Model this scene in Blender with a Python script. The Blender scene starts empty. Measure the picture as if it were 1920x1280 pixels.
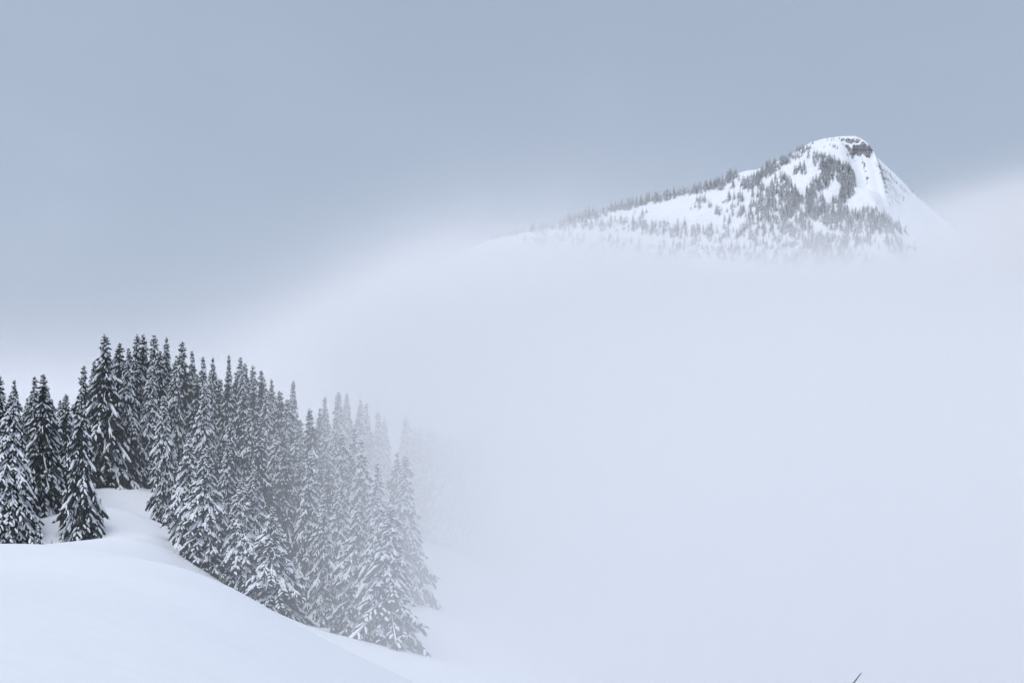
import bpy, math, random
import numpy as np
from mathutils import Vector, noise
R = math.radians
random.seed(7); rng = np.random.RandomState(11)
scene = bpy.context.scene
col = scene.collection

# ------------------------------------------------------------------ camera, sky, sun, exposure
F = 50.0 / 36.0 * 1920.0          # focal length in photograph pixels
HOR = 640.0                       # photograph row of the horizon
cam_d = bpy.data.cameras.new('camera'); cam_d.lens = 50; cam_d.sensor_width = 36
cam_d.clip_start = 0.1; cam_d.clip_end = 20000
cam = bpy.data.objects.new('camera', cam_d); col.objects.link(cam)
cam.rotation_euler = (R(90), 0, 0)
scene.camera = cam
SUN_EL, SUN_AZ = 60.0, 215.0      # high sun hidden by cloud
sun_d = bpy.data.lights.new('sun', 'SUN'); sun_d.energy = 2.05; sun_d.angle = R(60); sun_d.color = (1.0, 0.96, 0.925)
sun = bpy.data.objects.new('sun', sun_d); col.objects.link(sun)
az = R(SUN_AZ); el = R(SUN_EL)    # azimuth clockwise from +Y
dirv = Vector((math.sin(az) * math.cos(el), math.cos(az) * math.cos(el), math.sin(el)))
sun.rotation_euler = dirv.to_track_quat('Z', 'Y').to_euler()
scene.view_settings.view_transform = 'Standard'
scene.view_settings.look = 'None'
scene.view_settings.gamma = 1.0
scene.view_settings.use_curve_mapping = False
scene.view_settings.exposure = 0.0
cy = scene.cycles
cy.use_denoising = True
cy.max_bounces = 12; cy.diffuse_bounces = 3; cy.volume_bounces = 8; cy.transparent_max_bounces = 8
cy.glossy_bounces = 2; cy.transmission_bounces = 2
cy.volume_step_rate = 1.0; cy.volume_max_steps = 256
cy.use_adaptive_sampling = True; cy.adaptive_threshold = 0.03

world = bpy.data.worlds.new('World'); scene.world = world; world.use_nodes = True


class NT:
    """small expression builder on a node tree"""
    def __init__(self, tree): self.t = tree
    def val(self, v):
        n = self.t.nodes.new('ShaderNodeValue'); n.outputs[0].default_value = v; return E(self, n.outputs[0])
    def math(self, op, *a):
        n = self.t.nodes.new('ShaderNodeMath'); n.operation = op
        for i, x in enumerate(a):
            if isinstance(x, E): self.t.links.new(x.s, n.inputs[i])
            else: n.inputs[i].default_value = float(x)
        return E(self, n.outputs[0])
    def sstep(self, lo, hi, x):
        n = self.t.nodes.new('ShaderNodeMapRange'); n.interpolation_type = 'SMOOTHSTEP'
        for k, v in (('From Min', lo), ('From Max', hi), ('Value', x)):
            if isinstance(v, E): self.t.links.new(v.s, n.inputs[k])
            else: n.inputs[k].default_value = v
        return E(self, n.outputs[0])
    def noise(self, vec, scale, detail=2.0, rough=0.5):
        n = self.t.nodes.new('ShaderNodeTexNoise'); n.inputs['Scale'].default_value = scale
        n.inputs['Detail'].default_value = detail; n.inputs['Roughness'].default_value = rough
        self.t.links.new(vec, n.inputs['Vector'])
        return E(self, n.outputs['Fac'])
    def mix(self, f, a, b):
        n = self.t.nodes.new('ShaderNodeMix'); n.data_type = 'RGBA'
        for k, v in ((0, f), (6, a), (7, b)):
            if isinstance(v, E): self.t.links.new(v.s, n.inputs[k])
            elif isinstance(v, (int, float)): n.inputs[k].default_value = v
            elif isinstance(v, tuple): n.inputs[k].default_value = v + (1,)
            else: self.t.links.new(v, n.inputs[k])
        return E(self, n.outputs[2])


class E:
    def __init__(self, nt, s): self.nt = nt; self.s = s
    def __add__(self, o): return self.nt.math('ADD', self, o)
    __radd__ = __add__
    def __mul__(self, o): return self.nt.math('MULTIPLY', self, o)
    __rmul__ = __mul__
    def __sub__(self, o): return self.nt.math('SUBTRACT', self, o)
    def __rsub__(self, o): return self.nt.math('SUBTRACT', o, self)
    def __truediv__(self, o): return self.nt.math('DIVIDE', self, o)


wt = world.node_tree; wn = NT(wt)
bg = wt.nodes['Background']
sky = wt.nodes.new('ShaderNodeTexSky'); sky.sky_type = 'NISHITA'; sky.sun_disc = False
sky.sun_elevation = el; sky.sun_rotation = az; sky.altitude = 1500
tc = wt.nodes.new('ShaderNodeTexCoord')
dimsky = wt.nodes.new('ShaderNodeVectorMath'); dimsky.operation = 'SCALE'; dimsky.inputs['Scale'].default_value = 1.0
wt.links.new(sky.outputs[0], dimsky.inputs[0])
# the overcast: a grey-blue cloud deck with broad soft lighter swathes (values are at strength 0.1)
sep = wt.nodes.new('ShaderNodeSeparateXYZ'); wt.links.new(tc.outputs['Generated'], sep.inputs[0])
n1 = wn.noise(tc.outputs['Generated'], 2.6, 3.0, 0.45)
low = wn.sstep(0.30, -0.02, E(wn, sep.outputs['Z']))          # brighter towards the horizon
patch = wn.sstep(0.35, 0.7, n1)
wmap = wt.nodes.new('ShaderNodeMapping'); wmap.inputs['Scale'].default_value = (1.0, 1.0, 2.2); wt.links.new(tc.outputs['Generated'], wmap.inputs[0])
wisp = wn.sstep(0.44, 0.74, wn.noise(wmap.outputs[0], 5.5, 5.0, 0.55)) * wn.sstep(0.32, 0.08, E(wn, sep.outputs['Z']))
fac = wn.math('MINIMUM', patch * 0.22 + wisp * 0.22, 1.0)
deck = wn.mix(fac, (3.78, 4.52, 5.80), (4.85, 5.55, 7.05))
skycol = wn.mix(0.93, dimsky.outputs[0], deck)
wt.links.new(skycol.s, bg.inputs['Color']); bg.inputs['Strength'].default_value = 0.1


# ------------------------------------------------------------------ helpers
def P(px, py, d):
    """world point seen at photograph pixel (px, py) at depth d"""
    return Vector(((px - 960.0) / F * d, d, -(py - HOR) / F * d))


def mesh_obj(name, verts, faces, mats, parent=None, mat_idx=None, smooth=False):
    me = bpy.data.meshes.new(name)
    me.from_pydata(verts, [], faces)
    for m in (mats if isinstance(mats, (list, tuple)) else [mats]): me.materials.append(m)
    if mat_idx is not None: me.polygons.foreach_set('material_index', mat_idx)
    if smooth: me.polygons.foreach_set('use_smooth', [True] * len(me.polygons))
    me.update()
    o = bpy.data.objects.new(name, me); col.objects.link(o)
    if parent: o.parent = parent
    return o


def tag(o, label=None, cat=None, group=None, kind=None):
    for k, v in (('label', label), ('category', cat), ('group', group), ('kind', kind)):
        if v: o[k] = v


def new_mat(name):
    m = bpy.data.materials.new(name); m.use_nodes = True
    return m, m.node_tree, NT(m.node_tree), m.node_tree.nodes['Principled BSDF']


# ------------------------------------------------------------------ materials
def snow_mat(name, base, scale=1.0, bump=0.25, far=False):
    m, t, nt, b = new_mat(name)
    tcn = t.nodes.new('ShaderNodeTexCoord'); o = tcn.outputs['Object']
    v = nt.noise(o, 0.12 * scale, 4.0, 0.5)
    c = nt.mix(v, tuple(x * 0.965 for x in base), base)
    t.links.new(c.s, b.inputs['Base Color'])
    b.inputs['Roughness'].default_value = 0.65
    b.inputs['Specular IOR Level'].default_value = 0.15
    bp = t.nodes.new('ShaderNodeBump'); bp.inputs['Strength'].default_value = bump; bp.inputs['Distance'].default_value = 0.5 / scale
    h = nt.noise(o, 0.35 * scale, 6.0, 0.55)
    t.links.new(h.s, bp.inputs['Height']); t.links.new(bp.outputs[0], b.inputs['Normal'])
    return m


SNOW = (0.85, 0.89, 0.95)
m_snow = snow_mat('snow', SNOW, 1.0, 0.22)
m_tree_snow = snow_mat('tree_snow', (0.84, 0.88, 0.93), 6.0, 0.3)

m_needle, t, nt, b = new_mat('spruce_needles')
tcn = t.nodes.new('ShaderNodeTexCoord')
c = nt.mix(nt.noise(tcn.outputs['Object'], 1.3, 3.0), (0.008, 0.013, 0.014), (0.026, 0.034, 0.033))
t.links.new(c.s, b.inputs['Base Color']); b.inputs['Roughness'].default_value = 0.8; b.inputs['Specular IOR Level'].default_value = 0.2
m_frost, t, nt, b = new_mat('frosted_needles')
tcn = t.nodes.new('ShaderNodeTexCoord')
c = nt.mix(nt.sstep(0.38, 0.68, nt.noise(tcn.outputs['Object'], 0.9, 4.0, 0.65)), (0.03, 0.042, 0.045), (0.30, 0.33, 0.36))
t.links.new(c.s, b.inputs['Base Color']); b.inputs['Roughness'].default_value = 0.8
m_bark, t, nt, b = new_mat('bark')
tcn = t.nodes.new('ShaderNodeTexCoord')
c = nt.mix(nt.noise(tcn.outputs['Object'], 3.0, 5.0), (0.035, 0.028, 0.024), (0.10, 0.085, 0.075))
t.links.new(c.s, b.inputs['Base Color']); b.inputs['Roughness'].default_value = 0.9
m_twig, t, nt, b = new_mat('twig_bark')
b.inputs['Base Color'].default_value = (0.05, 0.04, 0.045, 1); b.inputs['Roughness'].default_value = 0.8

# mountain: snow that only holds where the slope is not too steep
m_mount, t, nt, b = new_mat('mountain_snow_and_rock')
tcn = t.nodes.new('ShaderNodeTexCoord'); geo = t.nodes.new('ShaderNodeNewGeometry')
sp = t.nodes.new('ShaderNodeSeparateXYZ'); t.links.new(geo.outputs['True Normal'], sp.inputs[0])
nz = E(nt, sp.outputs['Z'])
r1 = nt.noise(tcn.outputs['Object'], 0.22, 6.0, 0.65)
st = t.nodes.new('ShaderNodeMapping'); st.inputs['Scale'].default_value = (0.05, 0.05, 0.7); t.links.new(tcn.outputs['Object'], st.inputs[0])
strata = nt.noise(st.outputs[0], 1.0, 4.0, 0.6)
rock = nt.mix(nt.sstep(0.3, 0.7, strata), (0.07, 0.077, 0.088), (0.36, 0.37, 0.39))
k = nt.sstep(0.38, 0.52, nz + (r1 - 0.5) * 0.9)
c = nt.mix(k, rock, SNOW)
t.links.new(c.s, b.inputs['Base Color']); b.inputs['Roughness'].default_value = 0.75; b.inputs['Specular IOR Level'].default_value = 0.15
bp = t.nodes.new('ShaderNodeBump'); bp.inputs['Strength'].default_value = 0.5; bp.inputs['Distance'].default_value = 2.0
t.links.new(nt.noise(tcn.outputs['Object'], 0.12, 7.0, 0.6).s, bp.inputs['Height']); t.links.new(bp.outputs[0], b.inputs['Normal'])

# ------------------------------------------------------------------ near terrain
ctrl = []
def cp(px, py, d): p = P(px, py, d); ctrl.append((p.x, p.y, p.z))
def cw(x, y, z): ctrl.append((x, y, z))
# around the camera
for q in [(0, 0, -1.8), (-6, 0, -1.6), (8, 0, -3.0), (0, -20, 0.5), (-20, -20, 1.5), (20, -20, -3), (1.5, 6, -2.2), (0, 14, -4.6),
          (-5, 10, -2.75), (-9, 25, -6.2), (-15, 25, -6.0), (-30, 20, -3.2), (6, 14, -6.5), (0, 35, -11.2), (12, 35, -18), (25, 10, -9)]: cw(*q)
cp(-250, 1075, 45); cp(0, 1120, 45); cp(200, 1140, 45); cp(400, 1190, 45); cp(520, 1245, 45); cp(640, 1290, 42)
# crest of the foreground mound
for px, py, d in [(-300, 1030, 78), (-100, 1042, 76), (0, 1045, 75), (160, 1047, 75), (329, 1056, 72), (420, 1090, 72), (490, 1132, 71), (560, 1177, 70), (640, 1217, 68), (720, 1252, 66), (850, 1310, 60),
                  (-100, 1072, 60), (0, 1074, 60), (160, 1078, 60), (329, 1092, 60), (420, 1118, 60), (490, 1152, 60), (560, 1192, 60), (640, 1232, 58), (720, 1262, 56),
                  (0, 1050, 95), (160, 1052, 95), (329, 1068, 92), (420, 1108, 88), (490, 1160, 85), (560, 1215, 84), (640, 1265, 82)]: cp(px, py, d)
# hollow behind it and the open snowfield between the trees
for px, py, d in [(0, 1056, 130), (200, 1058, 125), (329, 1082, 120), (420, 1130, 110), (560, 1235, 100), (700, 1300, 95), (850, 1420, 90),
                  (250, 1042, 160), (230, 1000, 190), (225, 960, 215), (215, 918, 250), (290, 1000, 200), (320, 1035, 190), (150, 1024, 190)]: cp(px, py, d)
# feet of the trees
for px, py, d in [(20, 1035, 200), (40, 996, 203), (60, 984, 204), (90, 1000, 203), (66, 1030, 192), (120, 1018, 201), (150, 1026, 200), (290, 980, 225), (370, 1068, 200), (430, 1085, 200), (560, 1178, 188),
                  (500, 1140, 200), (635, 1147, 200), (755, 1214, 180), (420, 1106, 150), (490, 1152, 150), (560, 1207, 150), (640, 1228, 150), (720, 1248, 150), (560, 1182, 180), (640, 1190, 175), (795, 1130, 215), (-150, 1020, 210), (900, 1190, 230)]: cp(px, py, d)
# forest floor behind
for px, z, d in [(0, -28, 270), (200, -27, 285), (425, -30, 275), (550, -34, 300), (640, -37, 310), (757, -44, 330), (850, -52, 410), (950, -62, 430),
                 (200, -36, 360), (500, -46, 380), (-200, -24, 300), (0, -60, 480), (500, -70, 500), (900, -80, 520)]:
    ctrl.append(((px - 960) / F * d, d, z))
for q in [(40, 60, -34), (60, 120, -58), (30, 200, -58), (80, 250, -85), (60, 350, -85), (150, 60, -75), (200, 250, -110), (150, 450, -110), (150, -20, -50),
          (-150, 0, 4), (-150, 80, -8), (-180, 160, -16), (-220, 260, -16), (-260, 400, -40), (-100, 500, -70), (-300, 0, 10), (-300, 250, -10)]: cw(*q)
C = np.array(ctrl)


def tps_fit(C, lam=12.0):
    n = len(C); S = 100.0
    p = C[:, :2] / S
    d = np.linalg.norm(p[:, None] - p[None], axis=2)
    K = np.where(d > 0, d * d * np.log(d + 1e-12), 0) + np.eye(n) * lam * 1e-4
    Q = np.hstack([np.ones((n, 1)), p])
    A = np.zeros((n + 3, n + 3)); A[:n, :n] = K; A[:n, n:] = Q; A[n:, :n] = Q.T
    w = np.linalg.solve(A, np.concatenate([C[:, 2], np.zeros(3)]))
    def f(x, y):
        x = np.atleast_1d(np.asarray(x, float)); y = np.atleast_1d(np.asarray(y, float))
        q = np.stack([x, y], 1) / S; out = np.empty(len(q))
        for i in range(0, len(q), 20000):
            qq = q[i:i + 20000]
            dd = np.linalg.norm(qq[:, None] - p[None], axis=2)
            out[i:i + 20000] = (dd * dd * np.log(dd + 1e-12)) @ w[:n] + w[n] + qq @ w[n + 1:]
        return out
    return f


near_f = tps_fit(C)


def ground_z(x, y):
    x = np.atleast_1d(np.asarray(x, float)); y = np.atleast_1d(np.asarray(y, float))
    xc = np.clip(x, -320, 220); yc = np.clip(y, -40, 540)
    z = near_f(xc, yc)
    out = np.hypot(x - xc, y - yc)
    k = np.clip(out / 500.0, 0, 1); k = k * k * (3 - 2 * k)
    z = z * (1 - k) + (-190.0) * k
    # wind-packed swells, kept shallow
    z = z + 0.25 * np.sin(x * 0.09 + 1.3 * np.sin(y * 0.045)) * np.sin(y * 0.07 + 0.6) * np.clip((y - 80) / 60, 0, 1)
    z = z + 0.6 * np.sin(x * 0.21 + y * 0.05) * np.sin(y * 0.16 - x * 0.03) * np.clip((y - 150) / 60, 0, 1)
    return z


def gz(x, y): return float(ground_z(x, y)[0])


xs = np.concatenate([np.linspace(-4000, -350, 24), np.arange(-330, -90, 6), np.arange(-90, 60, 1.1), np.arange(60, 260, 6), np.linspace(280, 4000, 24)])
ys = np.concatenate([np.linspace(-1500, -60, 12), np.arange(-50, 0, 5), np.arange(0, 300, 1.3), np.arange(300, 560, 6), np.linspace(580, 6000, 30)])
XX, YY = np.meshgrid(xs, ys)
ZZ = ground_z(XX.ravel(), YY.ravel())
nx, ny = len(xs), len(ys)
vv = np.stack([XX.ravel(), YY.ravel(), ZZ], 1)
idx = np.arange(nx * ny).reshape(ny, nx)
ff = np.stack([idx[:-1, :-1], idx[:-1, 1:], idx[1:, 1:], idx[1:, :-1]], -1).reshape(-1, 4)
g = mesh_obj('snow_ground', vv.tolist(), ff.tolist(), m_snow, smooth=True)
tag(g, 'smooth white snow slope with a rounded mound in the foreground', kind='structure')

# ------------------------------------------------------------------ mountain
YM = 1700.0; PX = YM / F           # metres per photograph pixel at the mountain
crest = np.array([(300, 1100), (500, 900), (620, 760), (700, 650), (760, 565), (820, 506), (880, 466), (930, 445), (1000, 432), (1060, 416), (1100, 404), (1150, 392), (1200, 380), (1250, 369), (1290, 361), (1340, 348),
                  (1375, 328), (1400, 320), (1420, 318), (1440, 311), (1470, 297), (1500, 280), (1520, 267), (1550, 259), (1580, 255.5), (1603, 255), (1615, 260), (1626, 272), (1636, 288), (1650, 300), (1680, 328), (1710, 358),
                  (1740, 386), (1780, 422), (1850, 480), (1950, 560), (2200, 760)], float)
m_xs = (np.arange(360, 2120, 2.0) - 960) * PX
v_rows = np.concatenate([-np.array([700, 400, 220, 130, 80, 50, 30, 18, 10, 5, 2.0]), np.arange(0, 190, 1.6), np.arange(190, 420, 8), np.array([450, 500, 560, 640, 760, 900])])


def sm(a, b, x):
    t_ = np.clip((x - a) / (b - a), 0, 1); return t_ * t_ * (3 - 2 * t_)


NG = rng.rand(64, 64)
def vnoise(x, y):
    xi = np.floor(x).astype(int); yi = np.floor(y).astype(int); fx = x - xi; fy = y - yi
    fx = fx * fx * (3 - 2 * fx); fy = fy * fy * (3 - 2 * fy)
    g_ = lambda i, j: NG[(yi + j) % 64, (xi + i) % 64]
    return (g_(0, 0) * (1 - fx) + g_(1, 0) * fx) * (1 - fy) + (g_(0, 1) * (1 - fx) + g_(1, 1) * fx) * fy - 0.5


def fbm(x, y, o=4):
    s = 0; a = 1
    for i in range(o): s = s + a * vnoise(x + i * 17.3, y + i * 9.1); x = x * 2.03; y = y * 2.03; a *= 0.5
    return s


def mount_z(x, v):
    """height of the mountain at x, v metres in front of its crest"""
    y = YM - v
    px = 960 + x / PX
    zc = -(np.interp(px, crest[:, 0], crest[:, 1]) - HOR) * PX
    zb = sum(-(np.interp(px + o_, crest[:, 0], crest[:, 1]) - HOR) * PX for o_ in range(-84, 85, 12)) / 15.0
    kb = sm(15, 110, v)
    zc = zc * (1 - kb) + zb * kb
    # soften kinks and keep the line of sight to the crest clear: everything in front lies under it
    rt = sm(1585, 1640, px)                                   # right-hand face is a planar steep bowl
    lf = 1 - rt
    front = np.maximum(v, 0)
    drop = lf * (0.62 * front + 0.0004 * front ** 2) + rt * (0.80 * front)
    cap = sm(1470, 1540, px) * (1 - sm(1612, 1668, px))       # summit dome with a band of cliffs under it
    capd = 0.30 * np.minimum(front, 34) + 0.80 * np.maximum(front - 34, 0)
    capw = cap * (1 - sm(40, 120, front))
    drop = drop * (1 - capw) + capd * capw
    e1 = 21 + 3.0 * np.sin(px * 0.31) + 2.0 * np.sin(px * 0.13 + 1)
    e2 = 33 + 3.5 * np.sin(px * 0.23 + 2) + 2.0 * np.sin(px * 0.41)
    c1_ = sm(1556, 1584, px) * (1 - sm(1598, 1606, px)); c2_ = sm(1560, 1598, px) * (1 - sm(1616, 1628, px))
    drop = drop + (c1_ * 5.0 * sm(e1, e1 + 1.8, front) + c2_ * 12.5 * sm(e2, e2 + 2.5, front)) * (1 - sm(45, 110, front))
    cw2 = sm(1500, 1515, px) * (1 - sm(1545, 1560, px))
    drop = drop + cw2 * 3.0 * sm(58, 61, front) * (1 - sm(70, 110, front))
    # ledge outcrops lower left
    for (qx, qv, w_, h_) in [(1508, 75, 8, 2.5), (1450, 60, 10, 3), (1350, 40, 9, 3)]:
        drop = drop + h_ * np.exp(-((px - qx) / w_) ** 2) * sm(qv, qv + 2.5, front) * (1 - sm(qv + 8, qv + 40, front))
    # a hollow to the left of the wooded rib and the rib itself
    drop = drop + 6.0 * np.exp(-((px - 1560) / 18) ** 2) * sm(70, 105, front) * (1 - sm(140, 190, front))
    drop = drop - 5.0 * np.exp(-((px - 1590) / 26) ** 2) * sm(45, 110, front) * (1 - sm(150, 200, front))
    amp = sm(4, 60, front) * (lf * 1.0 + 0.18)
    nn = 16 * fbm(x / 75, y / 60, 3) + 3.2 * fbm(x / 17 + 5, y / 14, 3)
    back = np.maximum(-v, 0)
    small = 1.6 * fbm(x / 11 + 3, y / 11, 3) * (1 - 0.75 * rt) * sm(30, 2, front)
    return zc - drop + nn * amp * (1 - 0.7 * cap * sm(60, 20, front)) - 0.75 * back - 0.0004 * back ** 2 * 0 + small * 0.6


XX, VV = np.meshgrid(m_xs, v_rows)
ZZ = mount_z(XX, VV)
ZZ = np.maximum(ZZ, -185)
Ysc = YM - VV
vv = np.stack([XX.ravel(), Ysc.ravel(), ZZ.ravel()], 1)
nx, ny = len(m_xs), len(v_rows)
idx = np.arange(nx * ny).reshape(ny, nx)
ff = np.stack([idx[:-1, :-1], idx[1:, :-1], idx[1:, 1:], idx[:-1, 1:]], -1).reshape(-1, 4)
ff = ff[:, ::-1]
mo = mesh_obj('mountain', vv.tolist(), ff.tolist(), m_mount, smooth=False)
mo.data.polygons.foreach_set('use_smooth', [True] * len(mo.data.polygons))
if mo.data.polygons[len(mo.data.polygons) // 2].normal.z < 0: mo.data.flip_normals()
tag(mo, 'snowy mountain with dark summit cliffs rising out of the fog', kind='structure')


# ------------------------------------------------------------------ spruces
class Buf:
    def __init__(self): self.v = []; self.f = []
    def quad(self, a, b_, c_, d):
        n = len(self.v); self.v += [a, b_, c_, d]; self.f.append((n, n + 1, n + 2, n + 3))
    def tri(self, a, b_, c_):
        n = len(self.v); self.v += [a, b_, c_]; self.f.append((n, n + 1, n + 2))


UP = Vector((0, 0, 1))


def spray(buf, p, d, L, w, rnd):
    """a needle-covered twig: ragged tapering blade with a fold, drooping at its end"""
    side = d.cross(UP)
    if side.length < 1e-3: side = Vector((1, 0, 0))
    side.normalize()
    m_ = p + d * (L * 0.5); e = p + d * L - UP * (L * 0.22)
    dn = -UP * (w * 0.9)
    buf.quad(p - side * (w * 0.4), m_ - side * w + dn * 0.6, m_, p)
    buf.quad(p, m_, m_ + side * w + dn * 0.6, p + side * (w * 0.4))
    buf.tri(m_ - side * w + dn * 0.6, e, m_); buf.tri(m_, e, m_ + side * w + dn * 0.6)
    # needles hanging underneath
    h = w * rnd.uniform(1.0, 2.2)
    buf.tri(p, m_ - UP * h, m_); buf.tri(m_, m_ - UP * h, e - UP * (h * 0.3))


def snow_ridge(buf, pts, widths, thick):
    """pillow of snow along a line: flat underneath, rounded on top"""
    n0 = len(buf.v); K = 5
    for i, (p, w) in enumerate(zip(pts, widths)):
        d = (pts[min(i + 1, len(pts) - 1)] - pts[max(i - 1, 0)]).normalized()
        s = d.cross(UP)
        if s.length < 1e-3: s = Vector((1, 0, 0))
        s.normalize(); u = s.cross(d)
        th = thick * (0.35 + w * 2.2)
        buf.v += [p - s * w - u * 0.02, p - s * (w * 0.72) + u * (th * 0.7), p + u * th, p + s * (w * 0.72) + u * (th * 0.7), p + s * w - u * 0.02]
    for i in range(len(pts) - 1):
        a = n0 + i * K; b2 = a + K
        for k_ in range(K - 1): buf.f.append((a + k_, a + k_ + 1, b2 + k_ + 1, b2 + k_))
        buf.f.append((a + 4, a, b2, b2 + 4))


def make_spruce(seed, H, Rm, dv, nb, load, fine=True, bare=0.0):
    rnd = random.Random(seed)
    nd, sn = Buf(), Buf()
    h = 0.5
    gap = rnd.uniform(0, 6.28)
    ph = [rnd.uniform(0, 6.28) for _ in range(6)]
    while h < H * 0.985:
        t_ = h / H
        env = ((1 - t_) ** 0.79) * (1.0 + 0.13 * math.sin(h * 0.9 + seed) + 0.08 * math.sin(h * 2.3 + ph[3])) * (0.82 + 0.18 * min(1, t_ / 0.12))
        k_ = max(3, int(round(nb * (0.55 + 0.45 * (1 - t_)))))
        for j in range(k_):
            if rnd.random() < bare: continue
            a = gap + j * 6.2832 / k_ + rnd.uniform(-0.35, 0.35)
            lump = 1 + 0.16 * math.sin(a + ph[0] + h * 0.35) + 0.13 * math.sin(2 * a + ph[1] - h * 0.8) + 0.12 * math.sin(3 * a + ph[2] + h * 1.7)
            if rnd.random() < 0.10: lump *= rnd.uniform(0.35, 0.75)
            r = max(0.16, Rm * env * lump * rnd.uniform(0.66, 1.20))
            o_ = Vector((math.cos(a), math.sin(a), 0)); tg = Vector((-o_.y, o_.x, 0))
            hh = h + rnd.uniform(-0.2, 0.2)
            up0 = 0.45 if t_ > 0.95 else (0.12 if t_ > 0.86 else -0.05)
            dr = (0.1 if t_ > 0.93 else (0.55 + 0.35 * rnd.random()) * (0.55 + 0.75 * min(1, (1 - t_) * 2.2)))
            NS = 6 if (fine and r > 0.9) else 3
            curl = rnd.uniform(-0.1, 0.28); sway = rnd.uniform(-0.14, 0.14)
            pts = []
            for i in range(NS + 1):
                s = i / NS
                z = hh + r * (up0 * s - dr * 1.25 * s ** 1.35 + curl * s ** 4)
                pts.append(o_ * (r * s * (1 - 0.08 * s)) + tg * (sway * r * s * s) + UP * z)
            # dark wood and needles along the limb
            for i in range(NS):
                p, q = pts[i], pts[i + 1]; w = 0.10 + 0.05 * r * (1 - i / NS)
                hang = (min(0.25, 0.08 + 0.2 * r) + 0.10 * r) * rnd.uniform(0.7, 1.3)
                nd.quad(p, q, q - UP * hang * rnd.uniform(0.6, 1.2), p - UP * hang)
                nd.quad(p - tg * w, q - tg * w * 0.8, q + tg * w * 0.8, p + tg * w)
            nsp = (2 if r < 0.9 else 3) if not fine else max(2, int(2 + r * 1.9))
            for i in range(nsp):
                s = 0.22 + 0.78 * (i + rnd.random() * 0.8) / nsp; s = min(s, 1.0)
                x_ = s * NS; i0 = min(int(x_), NS - 1); p = pts[i0].lerp(pts[i0 + 1], x_ - i0)
                dl = (pts[i0 + 1] - pts[i0]).normalized()
                for sg in (-1, 1):
                    d = (dl * rnd.uniform(0.7, 1.2) + tg * sg * rnd.uniform(0.55, 1.0) - UP * rnd.uniform(0.05, 0.45)).normalized()
                    L = (min(0.34, 0.10 + 0.2 * r) + 0.26 * r * (1.1 - 0.65 * s)) * rnd.uniform(0.7, 1.25)
                    spray(nd, p, d, L, 0.05 + 0.045 * min(r, 2.0), rnd)
                    if rnd.random() < load * 0.66:
                        e = p + d * L - UP * (L * 0.2); m_ = p + d * (L * 0.5)
                        ws = (0.035 + 0.03 * r) * rnd.uniform(0.6, 1.3)
                        if fine: snow_ridge(sn, [p.lerp(m_, rnd.uniform(0, .4)) + UP * .03, m_ + UP * .03, m_.lerp(e, rnd.uniform(.4, .8)) + UP * .02], [ws * .5, ws, ws * .3], 0.40)
                        else: sn.quad(p + UP * .05, m_ - tg * ws * 2 + UP * .06, e, m_ + tg * ws * 2 + UP * .06)
            # end spray
            dl = (pts[-1] - pts[-2]).normalized()
            spray(nd, pts[-1], (dl + Vector((0, 0, rnd.uniform(-.3, .2)))).normalized(), 0.18 + 0.10 * r, 0.10, rnd)
            # snow lying on the limb, in one or two pillows
            if rnd.random() < load:
                s0 = rnd.uniform(0.08, 0.40); s1 = rnd.uniform(0.80, 1.02)
                nn_ = 6 if fine else 3
                pp, ww = [], []
                base = (0.042 + 0.031 * min(r, 3.2)) * rnd.uniform(0.5, 1.45)
                for i in range(nn_):
                    s = min(1.0, s0 + (s1 - s0) * i / (nn_ - 1)); x_ = s * NS; i0 = min(int(x_), NS - 1)
                    pp.append(pts[i0].lerp(pts[i0 + 1], x_ - i0) + UP * 0.03)
                    ww.append(base * (0.25 if i in (0, nn_ - 1) else rnd.uniform(0.4, 1.6)))
                if fine: snow_ridge(sn, pp, ww, 0.55)
                elif True: snow_ridge(sn, pp, [w_ * 2.6 for w_ in ww], 0.6)
                else:
                    for i in range(nn_ - 1): sn.quad(pp[i] - tg * ww[i] * 1.6, pp[i + 1] - tg * ww[i + 1] * 1.6, pp[i + 1] + tg * ww[i + 1] * 1.6 + UP * .08, pp[i] + tg * ww[i] * 1.6 + UP * .08)
        gap += 2.4
        h += dv * (0.45 + 0.6 * (1 - t_) ** 0.5) * rnd.uniform(0.8, 1.2)
    # leader
    for k_ in range(4):
        a = k_ * 1.57; o_ = Vector((math.cos(a), math.sin(a), 0)) * 0.07
        nd.quad(Vector((0, 0, H * .95)) - o_, Vector((0, 0, H * .95)) + o_, Vector((0, 0, H)) + o_ * .3, Vector((0, 0, H)) - o_ * .3)
        nd.tri(Vector((0, 0, H - 0.45)), Vector((0, 0, H - 0.15)) + o_ * 4, Vector((0, 0, H - 0.3)))
    return nd, sn


def trunk_data(H, r0):
    v, f = [], []
    rings = 6; K = 8
    for i in range(rings):
        t_ = i / (rings - 1); z = -1.5 + (H * 0.97 + 1.5) * t_; r = r0 * (1 - t_) ** 0.9 + 0.02
        for k_ in range(K):
            a = k_ * 6.2832 / K; v.append((r * math.cos(a) + 0.05 * math.sin(i * 1.7), r * math.sin(a), z))
    for i in range(rings - 1):
        for k_ in range(K): f.append((i * K + k_, i * K + (k_ + 1) % K, (i + 1) * K + (k_ + 1) % K, (i + 1) * K + k_))
    return v, f


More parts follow.
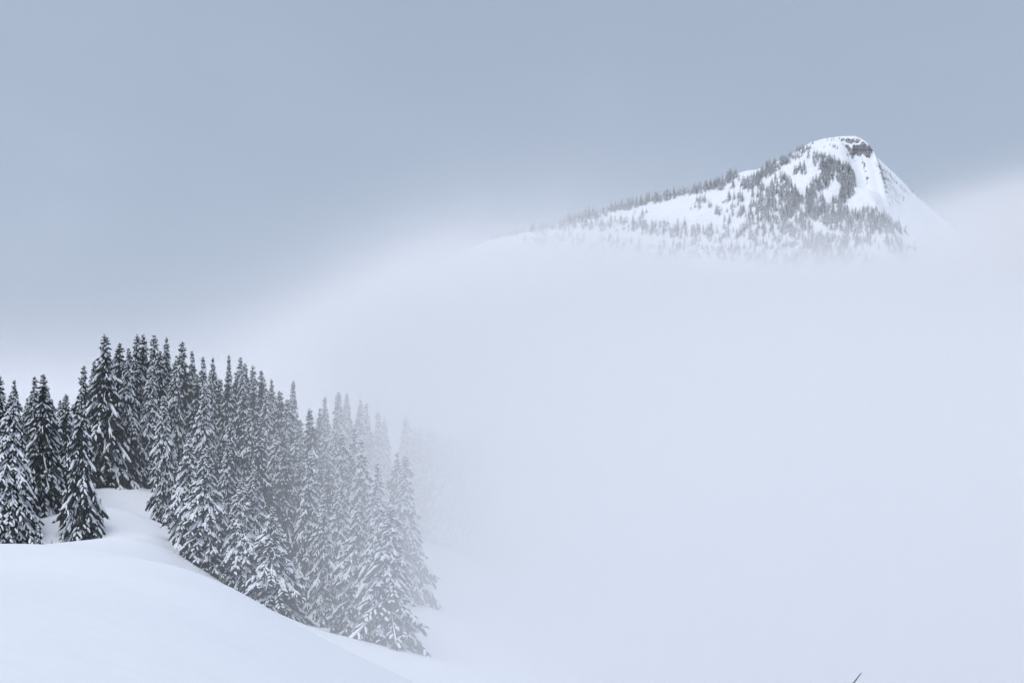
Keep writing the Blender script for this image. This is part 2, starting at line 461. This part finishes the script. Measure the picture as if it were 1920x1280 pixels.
def proto_meshes(name, seed, H, Rm, dv, nb, load, fine=True, mats=None, bare=0.0, r0=0.3):
    nd, sn = make_spruce(seed, H, Rm, dv, nb, load, fine, bare)
    out = []
    for nm, b_, m in (('crown', nd, m_needle), ('snow_load', sn, m_tree_snow)):
        me = bpy.data.meshes.new(nm); me.from_pydata(b_.v, [], b_.f); me.materials.append(m)
        if nm == 'snow_load': me.polygons.foreach_set('use_smooth', [True] * len(me.polygons))
        me.update(); out.append((nm, me))
    v, f = trunk_data(H, r0); me = bpy.data.meshes.new('trunk'); me.from_pydata(v, [], f); me.materials.append(m_bark); me.update()
    out.append(('trunk', me))
    return out, H


PROTOS = []
for i, (Rm, load) in enumerate([(4.8, 0.38), (4.3, 0.66), (5.0, 0.72), (4.2, 0.55), (4.6, 0.84), (3.8, 0.66), (4.8, 0.36)]):
    PROTOS.append(proto_meshes('spruce', 31 + i, 24.0, Rm, 0.54, 9, load))


def plant(kind, name, x, y, z, height, width, label, cat, group, lean=(0, 0), rot=None):
    parts, H = kind
    e = bpy.data.objects.new(name, None); e.empty_display_size = 1.0; col.objects.link(e)
    e.location = (x, y, z)
    e.rotation_euler = (lean[0], lean[1], rot if rot is not None else random.uniform(0, 6.28))
    s = height / H; e.scale = (s * width, s * width, s)
    tag(e, label, cat, group)
    for nm, me in parts:
        o = bpy.data.objects.new(nm, me); col.objects.link(o); o.parent = e
        if nm == 'snow_load': o['kind'] = 'stuff'
    return e


# tip pixel, tip row, depth, prototype, width factor, label   (ground height comes from the terrain)
T = [
 (-12, 742, 205, 1, 1.0, 'snowy spruce cut off by the left edge of the picture'),
 (3, 703, 222, 0, 0.9, 'slim dark-tipped spruce rising behind the leftmost foreground spruce'),
 (21, 738, 200, 2, 1.0, 'snow-draped spruce standing foremost at the left edge above the snow mound'),
 (31, 711, 226, 3, 0.85, 'narrow spruce tip just right of the leftmost foreground spruce'),
 (62, 704, 228, 5, 0.9, 'slim spruce close behind the left side of the second dark spruce from the left edge'),
 (79, 700, 213, 0, 1.05, 'large dark spruce second from the left edge, its foot behind a snow bank'),
 (93, 738, 226, 3, 0.8, 'small pointed spruce top peeping between the two large left spruces'),
 (109, 736, 236, 6, 0.85, 'short slim spruce in the gap left of the leaning dark spruce'),
 (136, 735, 203, 6, 0.85, 'dark leaning spruce at the left rim of the open snowfield'),
 (155, 684, 252, 0, 0.85, 'dark spruce with a sharp lonely tip left of the tallest spruce'),
 (172, 720, 268, 3, 0.8, 'spruce squeezed behind the left flank of the tallest spruce'),
 (203, 625, 252, 6, 1.12, 'tallest dark spruce heading the open snowfield, snow in clumps'),
 (222, 641, 262, 0, 1.0, 'dark spruce pressed against the right side of the tallest spruce'),
 (240, 652, 256, 1, 0.9, 'spruce reaching down to the far end of the snowfield, right of the tallest spruce'),
 (253, 625, 275, 6, 0.9, 'high dark treetop first to the right of the tallest spruce on the skyline'),
 (270, 625, 278, 0, 0.9, 'high dark treetop midway along the highest row on the skyline'),
 (292, 627, 272, 1, 1.0, 'broad dark spruce in the highest row on the skyline'),
 (308, 631, 282, 3, 0.9, 'dark treetop closing the highest skyline row on its right'),
 (283, 690, 258, 2, 0.9, 'spruce with heavy snow below the highest skyline row'),
 (345, 639, 275, 0, 1.0, 'dark spruce standing apart on the skyline after the highest row'),
 (362, 657, 280, 4, 0.85, 'snow-flecked spruce just right of the apart-standing skyline spruce'),
 (330, 672, 262, 5, 0.9, 'slender snowy spruce under the skyline gap'),
 (310, 742, 226, 1, 0.9, 'snowy spruce at the right rim of the open snowfield, base on a small bank'),
 (353, 812, 204, 4, 1.05, 'bushy snow-laden spruce left one of the pair above the mound crest'),
 (386, 836, 197, 2, 1.15, 'bushy snow-laden spruce right one of the pair above the mound crest'),
 (378, 668, 266, 4, 0.9, 'snow-streaked spruce below the skyline left of the slim tip'),
 (403, 669, 272, 3, 0.85, 'slim spruce tip on the skyline where the ridge starts to fall'),
 (425, 664, 276, 5, 0.7, 'thin spire-like spruce tip standing over the middle of the forest'),
 (385, 720, 245, 1, 1.0, 'tall snow-banded spruce in the second row behind the bushy pair'),
 (445, 669, 274, 4, 1.0, 'rounded snowy treetop right of the thin spire'),
 (458, 680, 268, 2, 0.9, 'snowy spruce close under the rounded treetop'),
 (470, 683, 277, 3, 0.9, 'snowy spruce tip in the middle of the falling skyline'),
 (486, 693, 272, 0, 0.85, 'grey-green spruce tip on the falling skyline before the twin tips'),
 (497, 705, 280, 1, 0.85, 'left one of twin grey tips on the falling skyline'),
 (508, 709, 272, 3, 0.85, 'right one of twin grey tips on the falling skyline'),
 (455, 730, 245, 0, 1.1, 'tall spruce with dark underside in the middle of the forest'),
 (425, 822, 214, 5, 0.9, 'narrow spruce in the shade right of the bushy pair'),
 (487, 822, 216, 6, 1.0, 'spruce with a dark crown rising behind the front fan-shaped spruce'),
 (455, 900, 196, 4, 1.1, 'snow-white spruce at the mound rim left of the fan-shaped spruce'),
 (478, 880, 203, 2, 1.0, 'heavily loaded spruce directly behind the fan-shaped spruce'),
 (512, 950, 181, 4, 1.3, 'fan-shaped spruce with spreading white limbs foremost at the end of the mound'),
 (528, 731, 262, 0, 1.0, 'dark-topped spruce on the skyline before the pale lone crown'),
 (551, 712, 300, 5, 0.85, 'pale lone crown fading behind the skyline right of centre in the forest'),
 (545, 748, 250, 1, 0.95, 'snowy spruce below the pale lone crown'),
 (582, 764, 238, 6, 0.95, 'dark pointed spruce set against the fog right of the pale crown'),
 (597, 763, 286, 3, 0.8, 'grey spruce tip right behind the dark pointed spruce'),
 (535, 840, 218, 0, 0.95, 'shaded spruce between the fan-shaped spruce and the tall foggy ones'),
 (578, 850, 206, 1, 1.0, 'tall snow-streaked spruce right of the fan-shaped spruce, feet in open snow'),
 (560, 800, 232, 2, 0.9, 'spruce filling the wall of trees under the dark pointed one'),
 (610, 925, 196, 5, 0.95, 'small spruce at the foot of the tall snow-streaked one'),
 (612, 800, 250, 4, 0.9, 'greyish spruce in the second row right of the dark pointed one'),
 (636, 812, 222, 1, 0.95, 'greyish spruce in thin fog just left of the slim foggy tip'),
 (659, 798, 226, 3, 0.95, 'slim tip in thin fog left above the foggy foreground giant'),
 (684, 821, 212, 4, 1.0, 'tall snowy spruce in thin fog above the foggy foreground giant'),
 (710, 864, 206, 5, 0.95, 'narrow spruce to the right behind the foggy foreground giant'),
 (640, 900, 205, 2, 1.0, 'snow-laden spruce left behind the foggy foreground giant'),
 (672, 938, 190, 2, 1.1, 'snow-laden spruce standing against the left side of the foggy foreground giant'),
 (712, 925, 186, 4, 1.0, 'upper left shoulder spruce of the foggy foreground giant'),
 (728, 948, 178, 1, 1.25, 'foggy foreground giant whose skirt reaches the lowest of all tree feet'),
 (746, 846, 222, 3, 0.95, 'left one of the two rightmost fog-veiled spruces'),
 (764, 853, 214, 1, 1.05, 'rightmost fog-veiled spruce bordering the empty white fog'),
 (612, 742, 320, 5, 0.9, 'pale grey spruce starting the fog-veiled row behind the forest'),
 (632, 734, 318, 1, 1.0, 'pale grey spruce topping the fog-veiled row behind the forest'),
 (652, 738, 322, 4, 1.0, 'second pale top of the fog-veiled row behind the forest'),
 (672, 747, 318, 3, 1.0, 'pale spruce in the middle of the fog-veiled row'),
 (689, 754, 325, 5, 1.0, 'pale slim spruce near the right end of the fog-veiled row'),
 (706, 770, 322, 1, 0.9, 'faint spruce right of the fog-veiled row'),
 (722, 779, 328, 3, 0.9, 'fainter spruce ending the fog-veiled row'),
 (759, 779, 330, 1, 1.1, 'ghostly lone spruce standing apart in the fog above the rightmost pair'),
]
for i, (px, py, d, k_, wf, label) in enumerate(T):
    tilted = 'leaning' in label
    x = (px + (15 if tilted else 0) - 960) / F * d; zt = -(py - HOR) / F * d; zb = gz(x, d)
    h = zt - zb
    if h < 5: print('short tree', px, py, h)
    ln = (random.uniform(-.02, .02), random.uniform(-.02, .02))
    rz = random.uniform(0, 6.28)
    if tilted: ln = (0.0, -0.052)
    w = wf * 1.1 * (24.0 / h) ** 0.5
    plant(PROTOS[k_], 'spruce_tree', x, d, zb, h * 1.0, w, label, 'tree', 'spruces of the near forest', ln, rz)

# crowded trees deeper in the wood
r2 = random.Random(5)
for px, d in [(x0 + r2.uniform(-9, 9), dd + r2.uniform(-6, 6)) for dd, rowx in ((242, range(20, 150, 36)), (292, range(10, 620, 34)), (268, range(150, 560, 36)), (246, range(400, 660, 34)), (224, range(440, 720, 26)), (262, range(560, 700, 28))) for x0 in rowx]:
    x = (px - 960) / F * d; zb = gz(x, d)
    tip = np.interp(px, [0, 60, 150, 175, 200, 300, 350, 430, 500, 560, 620, 760], [735, 740, 740, 680, 655, 655, 675, 695, 725, 775, 800, 880])
    if d < 236 and px > 400: tip += 55
    zt = -(tip + r2.uniform(-4, 22) - HOR) / F * d; h = zt - zb
    if h < 8: continue
    plant(PROTOS[r2.randrange(7)], 'spruce_tree', x, d, zb, h, r2.uniform(.9, 1.05) * (24 / h) ** .55, 'snowy spruce crowded among others deep inside the near forest', 'tree', 'crowded spruces inside the near forest', (0, 0), r2.uniform(0, 6.28))
# ghost trees nearly swallowed by the fog
for i in range(26):
    px = 765 + i * 6.5 + r2.uniform(-5, 5); d = 322 + r2.uniform(0, 50)
    x = (px - 960) / F * d; zb = gz(x, d); h = 24 + r2.uniform(-3, 4)
    zt = -(805 + (px - 770) * 0.12 + r2.uniform(-8, 14) - HOR) / F * d; h = max(12, zt - zb)
    plant(PROTOS[r2.randrange(7)], 'spruce_tree', x, d, zt - h, h, 1.0, 'faint grey spruce nearly swallowed by the fog beyond the forest edge', 'tree', 'faint spruces in the fog', (0, 0), r2.uniform(0, 6.28))

# saplings poking out of the snow
sap = [proto_meshes('sapling', 91 + i, 3.0, 0.8, 0.30, 5, 0.55, True, bare=0.25, r0=0.05) for i in range(2)]
for px, py, d, h, lab, k_ in [(75, 1026, 198, 3.2, 'thin frosted sapling in front of the snow bank at far left', 0), (61, 1008, 204, 2.2, 'low frosted bush against the snow bank at far left', 1),
                          (188, 966, 214, 1.5, 'tiny dark sapling standing alone in the open snowfield', 1), (97, 1018, 198, 1.2, 'wisp of a sapling on the edge of the snow bank', 0)]:
    p = P(px, py, d)
    plant(sap[k_], 'sapling', p.x, d, gz(p.x, d) - 0.1, h, 1.0, lab, 'sapling', 'saplings by the snowfield')

# bare twig sticking out of the snow beside the photographer
def tube(name, pts, rad, mat, parent=None):
    v, f = [], []; K = 7
    for i, (p, r) in enumerate(zip(pts, rad)):
        d = (pts[min(i + 1, len(pts) - 1)] - pts[max(i - 1, 0)]).normalized(); s = d.cross(Vector((0, 1, 0.2))).normalized(); u = s.cross(d)
        for k_ in range(K): a = k_ * 6.2832 / K; v.append(p + s * (r * math.cos(a)) + u * (r * math.sin(a)))
    for i in range(len(pts) - 1):
        for k_ in range(K): f.append((i * K + k_, i * K + (k_ + 1) % K, (i + 1) * K + (k_ + 1) % K, (i + 1) * K + k_))
    f.append(tuple(range(K - 1, -1, -1))); f.append(tuple((len(pts) - 1) * K + k_ for k_ in range(K)))
    return mesh_obj(name, v, f, mat, parent, smooth=True)


tw = [P(1450, 1440, 6.2), P(1540, 1345, 6.1), P(1585, 1298, 6.05), P(1600, 1280, 6.0), P(1607, 1271, 6.0), P(1615, 1260, 6.0)]
gzt = gz(tw[0].x, tw[0].y); tw[0].z = min(tw[0].z, gzt - 0.05)
o = tube('bare_twig', tw, [.0055, .004, .003, .0026, .0025, .0016], m_twig)
tag(o, 'bare dark twig poking up at the bottom right edge of the picture', 'twig')

# ------------------------------------------------------------------ woods on the mountain
mt = [proto_meshes('fir', 201 + i, 14.0, Rm, 1.5, 6, ld, False, r0=0.22) for i, (Rm, ld) in enumerate([(4.0, .45), (3.4, 1.0), (4.4, 1.0), (3.2, .6)])]
vs = np.arange(0, 400, 1.5)


def on_mountain(px, py):
    """first point of the mountain surface seen at this pixel"""
    yy = YM - vs; x = (px - 960) / F * yy
    z = mount_z(x, vs); rows = HOR - z / yy * F
    k_ = np.argmax(rows >= py)
    if rows[k_] < py: return None
    return float(x[k_]), float(yy[k_]), float(z[k_])


# clumps: centre px, centre row, half width, half height, tilt (rows per px), how many
clumps = [
 (960, 436, 45, 5, -.1, 16), (1035, 425, 45, 6, -.25, 26), (1110, 405, 50, 10, -.22, 50), (1180, 386, 45, 7, -.22, 48), (1245, 372, 42, 6, -.2, 52), (1310, 356, 36, 7, -.2, 50), (1362, 338, 22, 10, -.6, 34),
 (1340, 350, 24, 6, 0, 20), (1150, 425, 60, 12, 0, 46), (1250, 432, 70, 14, .05, 70), (1340, 440, 50, 14, 0, 40), (1060, 425, 40, 8, 0, 12),
 (1308, 384, 16, 9, -.2, 12), (1200, 402, 14, 8, 0, 5), (1335, 395, 10, 14, 0, 5), (1350, 400, 10, 10, 0, 4), (1362, 410, 8, 14, 0, 5), (1384, 395, 14, 12, 0, 12), (1378, 372, 18, 8, 0, 10),
 (1400, 345, 28, 10, -.1, 30), (1425, 330, 26, 9, -.35, 34), (1455, 312, 26, 9, -.5, 34), (1490, 292, 22, 10, -.55, 34), (1512, 278, 14, 6, -.5, 12), (1518, 290, 9, 5, 0, 6), (1500, 322, 14, 10, 0, 16),
 (1425, 360, 30, 12, .2, 34), (1470, 355, 26, 22, .3, 62), (1485, 372, 22, 14, .3, 40), (1440, 385, 26, 14, 0, 34), (1410, 400, 24, 16, 0, 30), (1450, 405, 34, 14, .1, 50),
 (1545, 305, 22, 14, .3, 46), (1565, 320, 24, 18, .4, 60), (1590, 340, 15, 26, .25, 66), (1545, 340, 14, 16, -.8, 40), (1525, 358, 14, 18, -.7, 40), (1582, 365, 14, 18, -.4, 50), (1568, 385, 12, 10, 0, 20),
 (1500, 400, 36, 12, .1, 50), (1530, 385, 20, 14, 0, 30), (1545, 405, 30, 14, .2, 60), (1590, 408, 32, 10, .1, 60), (1640, 408, 26, 14, .3, 44), (1600, 428, 60, 12, .1, 70), (1665, 428, 34, 14, .2, 40),
 (1490, 430, 40, 14, 0, 44), (1420, 435, 34, 16, 0, 34), (1530, 455, 34, 16, 0, 44), (1595, 455, 40, 14, 0, 40), (1540, 468, 44, 12, 0, 30), (1460, 455, 50, 12, 0, 30),
 (1040, 450, 60, 12, 0, 26), (1140, 462, 60, 14, 0, 34), (1260, 470, 70, 16, 0, 50), (1380, 476, 60, 16, 0, 44), (1480, 488, 60, 14, 0, 40), (1590, 490, 60, 14, 0, 36), (1680, 462, 40, 14, .2, 20),
 (1605, 272, 24, 5, .3, 16), (1570, 262, 24, 2, -.1, 5), (1560, 276, 16, 5, 0, 9), (1690, 352, 14, 3, .95, 12), (1660, 322, 20, 3, .9, 16), (1715, 352, 12, 8, .9, 10), (1690, 368, 18, 8, .5, 8),
]
r3 = random.Random(12)
cand = []
for ci, (cx, cy_, rx, ry, tl, n) in enumerate(clumps):
    for i in range(int(n * 1.12)):
        a = r3.uniform(0, 6.28); q = math.sqrt(r3.random())
        px = cx + rx * q * math.cos(a); py = cy_ + ry * q * math.sin(a) + tl * (px - cx)
        h = p = None
        py = max(py, np.interp(px, crest[:, 0], crest[:, 1]) + 1.0)
        p = on_mountain(px, py)
        if p is None: continue
        h = r3.uniform(6, 12.5)
        if cx in (1605, 1570, 1560, 1690, 1660, 1715): h *= 0.42
        elif px > 1420 and py < 300: h *= 0.7
        foggy = py > 420
        cand.append((h * (0.6 if foggy else 1.0), h, p, px, py, ci))
cand.sort(key=lambda c_: -c_[0])
WHERE = [(lambda px, py: px < 1150, 'small snowy fir on the low left end of the mountain ridge'),
         (lambda px, py: px < 1370 and py < 400, 'small snowy fir along the left ridge line of the mountain'),
         (lambda px, py: px < 1400, 'small snowy fir on the lower left flank of the mountain above the fog'),
         (lambda px, py: px > 1640 and py < 395, 'small snowy fir on the steep right edge of the mountain'),
         (lambda px, py: 1520 < px < 1615 and py < 395, 'small snowy fir on the wooded rib below the summit cliff'),
         (lambda px, py: py < 335, 'small snowy fir on the mountain shoulder left of the summit'),
         (lambda px, py: py < 415, 'small snowy fir in the open woods halfway up the mountain'),
         (lambda px, py: True, 'small pale fir at the foot of the visible mountain where fog begins')]
NIND = 290
for i, (_, h, p, px, py, ci) in enumerate(cand[:NIND]):
    lab = next(l for f_, l in WHERE if f_(px, py))
    plant(mt[r3.randrange(4)], 'fir_tree', p[0], p[1], p[2] - 0.4, h, r3.uniform(.85, 1.25), lab, 'tree', lab.replace('small snowy fir', 'small snowy firs').replace('small pale fir', 'small pale firs'), (0, 0), r3.uniform(0, 6.28))
# the remainder as one mass
lod = []
for i in range(3):
    nd, sn = make_spruce(301 + i, 14.0, [4.2, 3.3, 3.8][i], 2.1, 6, [1.0, 0.35, 0.8][i], False)
    v = np.array([tuple(q) for q in nd.v] + [tuple(q) for q in sn.v]); nf = len(nd.v)
    fl = [f_ for f_ in nd.f] + [tuple(k_ + nf for k_ in f_) for f_ in sn.f]
    mi = [0] * len(nd.f) + [1] * len(sn.f)
    lod.append((v, fl, mi))
V, Fc, MI = [], [], []; off = 0
for (_, h, p, px, py, ci) in cand[NIND:]:
    v, fl, mi = lod[r3.randrange(3)]
    s = h / 14.0; a = r3.uniform(0, 6.28); ca, sa = math.cos(a) * s * 1.1, math.sin(a) * s * 1.1
    w = np.stack([v[:, 0] * ca - v[:, 1] * sa + p[0], v[:, 0] * sa + v[:, 1] * ca + p[1], v[:, 2] * s + p[2] - 0.4], 1)
    V.append(w); Fc += [tuple(k_ + off for k_ in f_) for f_ in fl]; MI += mi; off += len(v)
fo = mesh_obj('mountain_woods', np.concatenate(V).tolist(), Fc, [m_needle, m_tree_snow], mat_idx=MI)
tag(fo, 'scattered snow-covered firs massed on the mountain slope', 'forest', kind='stuff')
print('mountain trees', len(cand), 'faces', len(Fc))


# ------------------------------------------------------------------ fog
def box(name, x0, x1, y0, y1, z0, z1, mat):
    v = [(x, y, z) for z in (z0, z1) for y in (y0, y1) for x in (x0, x1)]
    f = [(0, 2, 3, 1), (4, 5, 7, 6), (0, 1, 5, 4), (2, 6, 7, 3), (0, 4, 6, 2), (1, 3, 7, 5)]
    return mesh_obj(name, v, f, mat)


def fog_mat(name, build, step):
    m = bpy.data.materials.new(name); m.use_nodes = True; t = m.node_tree; t.nodes.clear()
    out = t.nodes.new('ShaderNodeOutputMaterial'); pv = t.nodes.new('ShaderNodeVolumePrincipled')
    pv.inputs['Color'].default_value = (0.985, 0.99, 1.0, 1); pv.inputs['Anisotropy'].default_value = 0.0
    t.links.new(pv.outputs[0], out.inputs['Volume'])
    tcn = t.nodes.new('ShaderNodeTexCoord'); s_ = t.nodes.new('ShaderNodeSeparateXYZ'); t.links.new(tcn.outputs['Object'], s_.inputs[0])
    nt = NT(t)
    dens = build(nt, tcn.outputs['Object'], E(nt, s_.outputs[0]), E(nt, s_.outputs[1]), E(nt, s_.outputs[2]))
    t.links.new(dens.s, pv.inputs['Density'])
    m.cycles.volume_step_rate = step
    return m


def near_fog(nt, vec, x, y, z):
    n = nt.noise(vec, 0.018, 3.0, 0.6) - 0.5
    s = x + y * 0.13 + n * 18.0
    neg = nt.math('EXPONENT', nt.math('MINIMUM', s, 0.0) / 7.5)
    pos = nt.math('MAXIMUM', s, 0.0) / 7.6
    front = nt.math('MINIMUM', (neg + pos) * 0.0035, 0.028)
    top = nt.sstep(8.0, -14.0, z + n * 26.0 - y * 0.03)
    start = nt.sstep(40.0, 110.0, y)
    return front * top * start


def far_fog(nt, vec, x, y, z):
    n = nt.noise(vec, 0.0050, 3.0, 0.6) - 0.5
    # the top of the fog sea climbs away from the camera, sinks to the left and rises again to the right
    topz = nt.math('MINIMUM', y, 1500.0) * 0.071 - 34.0 - nt.sstep(60.0, 300.0, x) * 22.0 + nt.sstep(325.0, 800.0, x) * 160.0 + nt.sstep(130.0, 20.0, x) * 6.0 - nt.sstep(110.0, -260.0, x + y * 0.1 + n * 150.0) * 170.0
    nf = nt.noise(vec, 0.0105, 3.0, 0.65) - 0.5
    soft = 17.0 + nt.sstep(260.0, -200.0, x + y * 0.1) * 12.0
    d = nt.math('MINIMUM', nt.math('EXPONENT', ((z - topz) + n * 85.0 + nf * 75.0 + (soft - 17.0) * 1.6) / (soft * -1.0)), 1.0)
    base = nt.sstep(55.0, -30.0, z - y * 0.006 + n * 50.0)
    return d * 0.009 + base * 0.0001


near = box('fog_bank', -260, 420, 40, 520, -150, 60, fog_mat('near_fog', near_fog, 0.42))
tag(near, 'dense white fog bank closing in on the forest from the right', 'fog', kind='stuff')
far = box('fog_sea', -1400, 1500, 522, 2600, -230, 420, fog_mat('far_fog', far_fog, 0.33))
tag(far, 'sea of white fog filling the valley below the mountain', 'fog', kind='stuff')

# even thin haze in all the air of the place
m = bpy.data.materials.new('haze'); m.use_nodes = True; t = m.node_tree; t.nodes.clear()
out = t.nodes.new('ShaderNodeOutputMaterial'); pv = t.nodes.new('ShaderNodeVolumePrincipled')
pv.inputs['Color'].default_value = (0.93, 0.965, 1.0, 1); pv.inputs['Density'].default_value = 0.00003
t.links.new(pv.outputs[0], out.inputs['Volume'])
hz = box('haze', -4100, 4100, -1600, 6100, -262, 470, m)
tag(hz, 'thin pale haze in the air of the whole valley', 'haze', kind='stuff')
print('unique faces', sum(len(me.polygons) for me in bpy.data.meshes))
